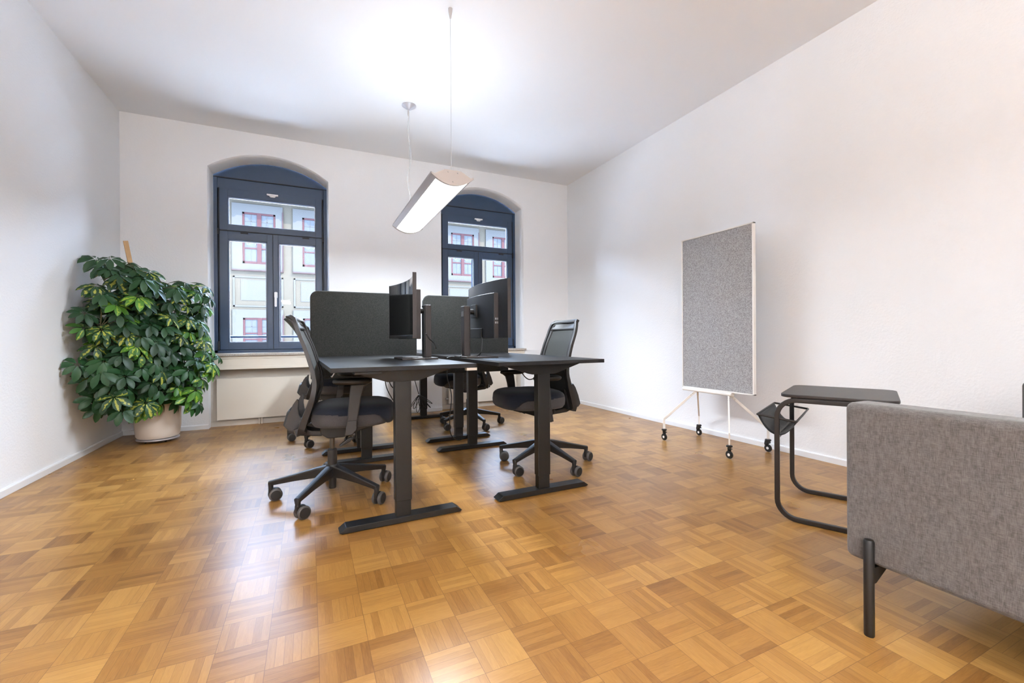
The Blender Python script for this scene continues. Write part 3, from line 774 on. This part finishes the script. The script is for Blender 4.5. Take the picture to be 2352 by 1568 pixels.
for i, (x, y, a, b, dz, lb) in enumerate(CH):
    o = proto if i == 0 else copy_tree(proto)
    o.location = (x, y, 0); o.rotation_euler = (0, 0, R(a)); tag(o, lb, 'chair', 'office swivel chairs at the desks')
    for k in kids(o):
        nm = k.name.split('.')[0]
        if nm in ('star_base', 'caster'): k.rotation_euler = (0, 0, R(b-a))
        if nm == 'armrest': k.location.z = dz

# ------------------------------------------------------------------ mobile pinboard
e = empty('mobile_pinboard', (3.02, 2.53, 0), label='tall grey felt pinboard in a white frame on wheeled legs by the right wall', cat='pinboard')
y0, y1, z0, z1 = -.352, .338, .458, 1.757
fm = MB()
for (a, b, c, d) in ((y0, y0+.010, z0, z1), (y1-.010, y1, z0, z1), (y0, y1, z0, z0+.010), (y0, y1, z1-.010, z1)): fm.box(-.016, .012, a, b, c, d)
fm.build('frame', M['wmet'], e, bevel=.001)
MB().box(-.010, .010, y0+.009, y1-.009, z0+.009, z1-.009).build('felt_panel', M['pin'], e)
MB().prism(rrect(-.030, .016, .432, .458, .010), -.165, .325).build('support_bar', M['wmet'], e, bevel=.002)
LEGS = [(-.215, .352, .18), (.205, .352, .18), (-.215, -.298, .18), (.22, -.298, .18)]
for (lx, ly, lz) in LEGS:
    ty = .19 if ly > 0 else -.13
    sx = -.010 if lx < 0 else .008
    MB().tube([(sx, ty, .437), (lx, ly, .185), (lx, ly, .098)], 1, sec=[(-.010, -.006), (.010, -.006), (.010, .006), (-.010, .006)]).build('leg', M['wmet'], e, bevel=.001)
    for t in (.07, .12):
        p = Vector((sx, ty, .437)).lerp(Vector((lx, ly, .185)), t*1.2); MB().lathe([(.004, -.009), (.004, .009)], p, 8, 'x').build('bolt', M['chrome'], e)
    cs = MB().lathe([(.018, .086), (.022, .088), (.022, .098), (.012, .102)], (lx, ly, 0), 18).prism([(-.012, .088), (.020, .088), (.026, .062), (.016, .034), (.008, .034), (.004, .06), (-.012, .07)], -.012, .012, 'y', Matrix.Translation((lx, ly, 0)) @ Matrix.Rotation(R(60+lx*100), 4, 'Z'))
    cs.prism([(-.026, .072), (-.030, .064), (.004, .070), (.004, .080)], -.013, .013, 'y', Matrix.Translation((lx, ly, 0)) @ Matrix.Rotation(R(200), 4, 'Z'))
    ca = cs.build('caster', M['caster'], e, bevel=.001)
    MB().lathe([(.018, -.008), (.028, -.006), (.030, 0), (.028, .006), (.018, .008)], (lx, ly, .0305), 24, 'x').build('wheel', M['caster'], ca, smooth='auto')
    MB().lathe([(.008, -.0085), (.0105, -.0088), (.0105, .0088), (.008, .0085)], (lx, ly, .0305), 20, 'x').build('hub', M['wmet'], ca, smooth='auto')

# ------------------------------------------------------------------ side table over the sofa
th = .4378
e = empty('side_table', (2.10, 1.40, 0), th, label='small black C-shaped side table with a sling pocket pushed against the sofa', cat='table')
# local x from near post to far post, local -y towards the sofa
TW = .50
SEC = [(-.011, -.011), (.011, -.011), (.011, .011), (-.011, .011)]
for i, x in enumerate((0, TW)):
    pts = fillet([(x, -.44, .590), (x, 0, .590), (x, 0, .012), (x, -.46, .012)], .085, 8)
    MB().tube(pts, 1, sec=SEC, up=(1, 0, 0)).build('side_frame', M['brown'], e, bevel=.003)
MB().prism(rrect(-.012, TW+.012, -.46, -.012, .055), .603, .618, 'z').build('tabletop', M['tabtop'], e, bevel=.003)
MB().box(.011, TW-.011, -.006, .006, .392, .415).build('cross_brace', M['brown'], e, bevel=.002)
MB().box(.011, TW-.011, -.44, -.42, .582, .600).build('cross_bar', M['brown'], e, bevel=.002)
MB().box(.011, TW-.011, -.458, -.436, .003, .02).build('cross_bar', M['brown'], e, bevel=.002)
for x in (.006, TW-.006):
    MB().tube([(x, .088, .505), (x, -.080, .485)], .0055, 10).build('sling_rod', M['brown'], e, smooth='auto')
for yy, zz in ((.088, .505), (-.080, .485)):
    MB().tube([(.006, yy, zz), (TW-.006, yy, zz)], .0045, 8).build('sling_bar', M['brown'], e, smooth='auto')
rows = []
for i in range(13):
    u = i/12; row = []
    for j in range(15):
        v = j/14; yy = .088+(-.080-.088)*v; top = .505-.02*v
        sag = .085*(1-abs(2*v-1)**2.2)
        row.append((.012+(TW-.024)*u, yy, top-sag+.004*math.sin(u*30)*math.sin(PI*v)))
    rows.append(row)
MB().grid(rows).build('sling', M['sling'], e, smooth=True, solid=.002)

# ------------------------------------------------------------------ sofa
e = empty('sofa', (1.52, .80, 0), label='heather grey sofa with slim black tube legs cropped by the right edge', cat='sofa')
def cushion(nm, x0, x1, y0, y1, z0, z1, r, seg=5):
    return MB().box(x0, x1, y0, y1, z0, z1).build(nm, M['sofa'], e, bevel=r, seg=seg)
cushion('armrest', .012, .125, -.95, .005, .208, .692, .022)
cushion('armrest', 1.372, 1.485, -.95, .005, .208, .692, .022)
cushion('backrest', .128, 1.369, -.95, -.80, .208, .78, .03)
cushion('seat_base', .128, 1.369, -.797, 0, .215, .33, .012)
cushion('seat_cushion', .130, .747, -.797, -.002, .333, .450, .025)
cushion('seat_cushion', .751, 1.367, -.797, -.002, .333, .450, .025)
for (x, y) in ((0, -.068), (1.498, -.068), (0, -.86), (1.498, -.86)):
    s = 1 if x == 0 else -1
    g = MB().lathe([(.0125, 0), (.0135, .004), (.0135, .283), (.011, .288), (.004, .290)], (x, y, 0), 20).build('leg', M['blk'], e, smooth='auto')
    MB().prism([(min(x, x+s*.09), .205), (max(x, x+s*.09), .205), (x+s*.012, .165), (x+s*.012 if s < 0 else x, .165)] if False else [(x, .160), (x+s*.015, .160), (x+s*.09, .200), (x+s*.09, .207), (x, .207)], y-.012, y+.012).build('leg_bracket', M['blk'], g)
MB().box(.02, 1.48, -.078, -.058, .190, .207).build('under_rail', M['blk'], e)

# ------------------------------------------------------------------ plant
def plant():
    C0 = Vector((-1.235, 4.88, 0))
    e = empty('plant_trolley', C0, label='round grey plant trolley on small wheels under the cream pot', cat='trolley')
    MB().lathe([(.135, .020), (.155, .024), (.155, .034), (.135, .036)], (0, 0, 0), 36).build('disc', M['alu'], e, smooth='auto')
    for k in range(4):
        a = R(45+90*k); MB().lathe([(.008, -.006), (.0105, -.004), (.0105, .004), (.008, .006)], (.10*math.cos(a), .10*math.sin(a), .0105), 14, 'x').build('wheel', M['caster'], e, smooth='auto')
    e = empty('potted_umbrella_plant', C0+Vector((0, 0, .037)), label='bushy variegated umbrella plant in a cream pot in the left corner', cat='plant')
    e2 = MB().lathe([(.118, 0), (.145, .004), (.158, .022), (.166, .10), (.170, .36), (.165, .366), (.155, .366), (.154, .30)], (0, 0, 0), 48).build('pot', M['pot'], e, smooth='auto')
    MB().lathe([(.02, .29), (.155, .29), (.155, .315), (.01, .325)], (0, 0, 0), 32).build('soil', M['soil'], e, smooth='auto')
    # upright plane through the crown: a along t, z up
    O = Vector((-1.22, 4.62, 0)) - C0; t = Vector((.70, .714, 0)); nn = Vector((.714, -.70, 0)); Z = .037
    poly = [(-.425, 1.57), (-.31, 1.60), (-.21, 1.565), (-.136, 1.61), (-.06, 1.555), (.05, 1.565), (.06, 1.47), (.19, 1.44), (.27, 1.49), (.46, 1.49), (.56, 1.36), (.47, 1.23), (.49, 1.07), (.46, .90), (.53, .85), (.63, .71), (.585, .53), (.46, .51), (.42, .40), (.39, .28), (.3, .27), (.19, .31), (.1, .27), (.014, .29), (-.05, .27), (-.115, .26), (-.176, .29), (-.26, .29), (-.33, .29), (-.375, .35), (-.50, .43), (-.48, .51), (-.55, .63), (-.555, .74), (-.49, .85), (-.52, .97), (-.525, 1.10), (-.51, 1.17), (-.44, 1.2), (-.45, 1.36)]
    def inside(x, y, k=1.0):
        r = False; n = len(poly)
        for i in range(n):
            (x1, y1), (x2, y2) = poly[i], poly[(i+1) % n]
            if (y1 > y) != (y2 > y) and x < (x2-x1)*(y-y1)/(y2-y1)+x1: r = not r
        return r
    def edged(x, y):
        d = 9
        n = len(poly)
        for i in range(n):
            a, b = Vector(poly[i]), Vector(poly[(i+1) % n]); p = Vector((x, y)); k = max(0, min(1, (p-a).dot(b-a)/(b-a).length_squared)); d = min(d, (p-a-(b-a)*k).length)
        return d
    cl = []
    rng = random.Random(11); tries = 0
    while len(cl) < 300 and tries < 30000:
        tries += 1
        a, z = rng.uniform(-.56, .62), rng.uniform(.27, 1.6)
        if not inside(a, z): continue
        d = edged(a, z)
        if d < .035: continue
        dep = min(.24, .05+d*1.1)
        o = rng.uniform(-1, 1); o = math.copysign(abs(o)**.6, o)*dep
        p = O + t*a + nn*o; p.z = z-Z
        W = p+C0
        if W.x < XL+.085 or W.y > YB-.10: continue
        if z < .52 and (p.x**2+p.y**2)**.5 < .20: continue
        if any((p-q[0]).length < .068 for q in cl): continue
        cl.append((p, a, z, o))
    m = MB(); data = []
    for (p, a, z, o) in cl:
        out = (nn*(.9+o*1.5)+t*(a*1.3+rng.uniform(-.5, .5))+Vector((0, 0, .25+.55*(z-.8)))).normalized()
        up = (out*.75+Vector((0, 0, .55))).normalized()
        if p.x+C0.x < XL+.14: up = (up+Vector((.5, 0, 0))).normalized()
        X = up.orthogonal().normalized(); Yv = up.cross(X)
        nl = rng.choice((7, 8, 8, 9)); base = rng.uniform(0, 2*PI); L0 = rng.uniform(.078, .112)
        young = rng.random() < (.10 + (.30 if a > .1 else 0)); var = rng.random() < .22
        tone = rng.uniform(.78, 1) if young else rng.uniform(0, .62)
        drp = rng.uniform(.15, .7)
        for k in range(nl):
            an = base+2*PI*k/nl+rng.uniform(-.15, .15); d = X*math.cos(an)+Yv*math.sin(an)
            L = L0*rng.uniform(.8, 1.1); dr = drp+rng.uniform(-.1, .15)
            dd = (d-up*dr*.6).normalized(); sd = dd.cross(up).normalized(); nm_ = sd.cross(dd).normalized()
            s0 = p+dd*.012; rows = []
            for (v, wd) in ((0, .03), (.18, .30), (.42, .62), (.68, .66), (.88, .40), (1.0, .05)):
                cen = s0+dd*L*v - up*(.22*L*v*v*(1+dr)) ; wv = L*.33*wd*1.15
                rows.append([cen-sd*wv+nm_*wv*.30, cen, cen+sd*wv+nm_*wv*.30])
            n0 = len(m.v); m.grid(rows)
            tn = max(0, min(1, tone+rng.uniform(-.08, .08)))
            data += [(tn, 1.0 if var or (young and k % 2) else 0.0, abs(j-1)) for _ in rows for j in range(3)]
    m.v = [(max(p[0], XL+.008-C0.x), min(p[1], YB-.008-C0.y), p[2]) for p in m.v]
    fo = m.build('foliage', M['leaf'], e, smooth=True, fix=False)
    at = fo.data.attributes.new('leafdata', 'FLOAT_COLOR', 'POINT')
    for i, dta in enumerate(data): at.data[i].color = (*dta, 1)
    st = MB()
    mains = []
    for k, (a, z) in enumerate(((-.35, 1.45), (-.15, 1.5), (.05, 1.4), (.30, 1.35), (.42, 1.1), (-.42, 1.0), (.48, .72), (-.42, .6), (.15, 1.0), (-.1, 1.0))):
        b = Vector((.05*math.cos(k*2.1), .05*math.sin(k*2.1), .30)); tip = O+t*a*.9+nn*((k % 3)-1)*.07; tip.z = z-Z
        mid = b.lerp(tip, .45); mid.z += .06 if z > .9 else .14
        path = catmull([b, mid, tip], 8); mains += path
        st.tube(path, [.009-.006*i/(len(path)-1) for i in range(len(path))], 7)
    for (p, a, z, o) in cl:
        q = min(mains, key=lambda v: (v-p).length+max(0, v.z-p.z)*.7)
        md = q.lerp(p, .5)+Vector((0, 0, .012)); st.tube([q, md, p], [.0028, .0022, .0016], 5)
    st.build('stem', M['stem'], e, smooth='auto')
    # slat stake leaning out of the top
    a0 = O+t*.05; a0.z = .33-Z; a1 = O+t*-.155+nn*-.03; a1.z = 1.712-Z
    a0 = Vector((.03, -.06, .31))
    MB().tube([a0, a1], 1, sec=[(-.004, -.017), (.004, -.017), (.004, .017), (-.004, .017)], up=nn).build('wooden_stake', M['wood'], e, bevel=.001)
plant()

# ------------------------------------------------------------------ the house across the street
def townhouse():
    D = 17.0
    h = empty('town_house', (4, D, -4), label='cream town house with red-framed windows seen through both windows', cat='building')
    ox, oz = -4, 4                                         # to local
    def L(x): return x+ox
    def Zl(z): return z+oz
    MB().box(L(-14), L(24), 0, .4, Zl(-4.5), Zl(6.5)).build('facade_wall', M['facade'], h)
    for k in range(-3, 11):
        xa = (-.1179+.1062*k)*D; xb = xa+.975
        for row in range(2):
            zt = (5.18, 1.64)[row]; zb = (3.46, -.08)[row]
            # raised pale surround
            s = MB()
            s.box(L(xa-.30), L(xa), -.06, 0, Zl(zb-.22), Zl(zt+.28)).box(L(xb), L(xb+.22), -.06, 0, Zl(zb-.22), Zl(zt+.28)).box(L(xa), L(xb), -.06, 0, Zl(zt), Zl(zt+.28)).box(L(xa), L(xb), -.06, 0, Zl(zb-.22), Zl(zb))
            s.build('window_surround', M['facew'], h)
            f = MB(); g = .06; y0, y1 = -.045, .0
            f.box(L(xa), L(xa+g), y0, y1, Zl(zb), Zl(zt)).box(L(xb-g), L(xb), y0, y1, Zl(zb), Zl(zt)).box(L(xa), L(xb), y0, y1, Zl(zt-g), Zl(zt)).box(L(xa), L(xb), y0, y1, Zl(zb), Zl(zb+g+.02))
            xm = (xa+xb)/2; f.box(L(xm-.065), L(xm+.065), y0-.01, y1, Zl(zb), Zl(zt))
            for zz in (zt-.52, zt-.72, zt-1.20): f.box(L(xa+g), L(xb-g), y0+.005, y1, Zl(zz-.022), Zl(zz+.022))
            fr = f.build('red_window', M['redw'], h)
            MB().box(L(xa+.03), L(xb-.03), -.018, -.012, Zl(zb+.03), Zl(zt-.03)).build('pane', M['pane'], fr)
            b = MB()
            for cx in (xa+.25, xb-.25):
                b.box(L(cx-.01), L(cx+.01), -.03, -.018, Zl(zt-.52), Zl(zt-g)).box(L(cx-.17), L(cx+.17), -.03, -.018, Zl(zt-.30), Zl(zt-.28)).box(L(cx-.01), L(cx+.01), -.03, -.018, Zl(zb+.08), Zl(zt-1.22))
            b.build('glazing_bar', M['facew'], fr)
            if row == 0:
                lc = MB()
                for cx in (xa+.25, xb-.25):
                    for q in range(4):
                        a0 = q*90+20; pts = [(L(cx+.12*math.cos(R(q*90+45)))+.05*math.cos(R(a0+i*28)), -.024, Zl(zt-.96)+.11*math.sin(R(q*90+45))+.05*math.sin(R(a0+i*28))) for i in range(9)]
                        lc.tube(pts, .012, 5)
                lc.build('lace_ornament', M['lace'], fr)
            MB().box(L(xa-.32), L(xb+.24), -.11, 0, Zl(zb-.25), Zl(zb-.215)).box(L(xb+.20), L(xb+.24), -.075, 0, Zl(zb-.2), Zl(zt+.1)).build('brown_ledge_and_shadow', M['ledge_shadow'], h)  # sill ledge, plus an upright brown strip as the surround's side shadow
            # recessed panel outline below
            if row == 0:
                p = MB(); pa, pb, pc, pd = xa-.28, xb+.22, zb-1.45, zb-.42
                for (q, r_, s_, u_) in ((pa, pa+.05, pc, pd), (pb-.05, pb, pc, pd), (pa, pb, pc, pc+.05), (pa, pb, pd-.05, pd)): p.box(L(q), L(r_), -.025, 0, Zl(s_), Zl(u_))
                p.box(L(pa+.22), L(pb-.22), -.015, 0, Zl(pc+.22), Zl(pd-.12)).build('raised_panel', M['facew'], h)
    MB().box(L(-14), L(24), -.75, .02, Zl(5.72), Zl(5.95)).build('eaves', M['facew'], h)
    for k in range(-3, 22):
        x = (-.1179+.0531*k+.026)*D-.62
        MB().prism([(L(x), Zl(5.72)), (L(x+.06), Zl(5.60)), (L(x+.52), Zl(5.60)), (L(x+.58), Zl(5.72))], -.7, -.02).build('eaves_bracket', M['slate'], h)
    o = MB().box(-20, 30, YB+.6, 17, -4.1, -4).build('street', M['street'], None, kind='structure')
townhouse()
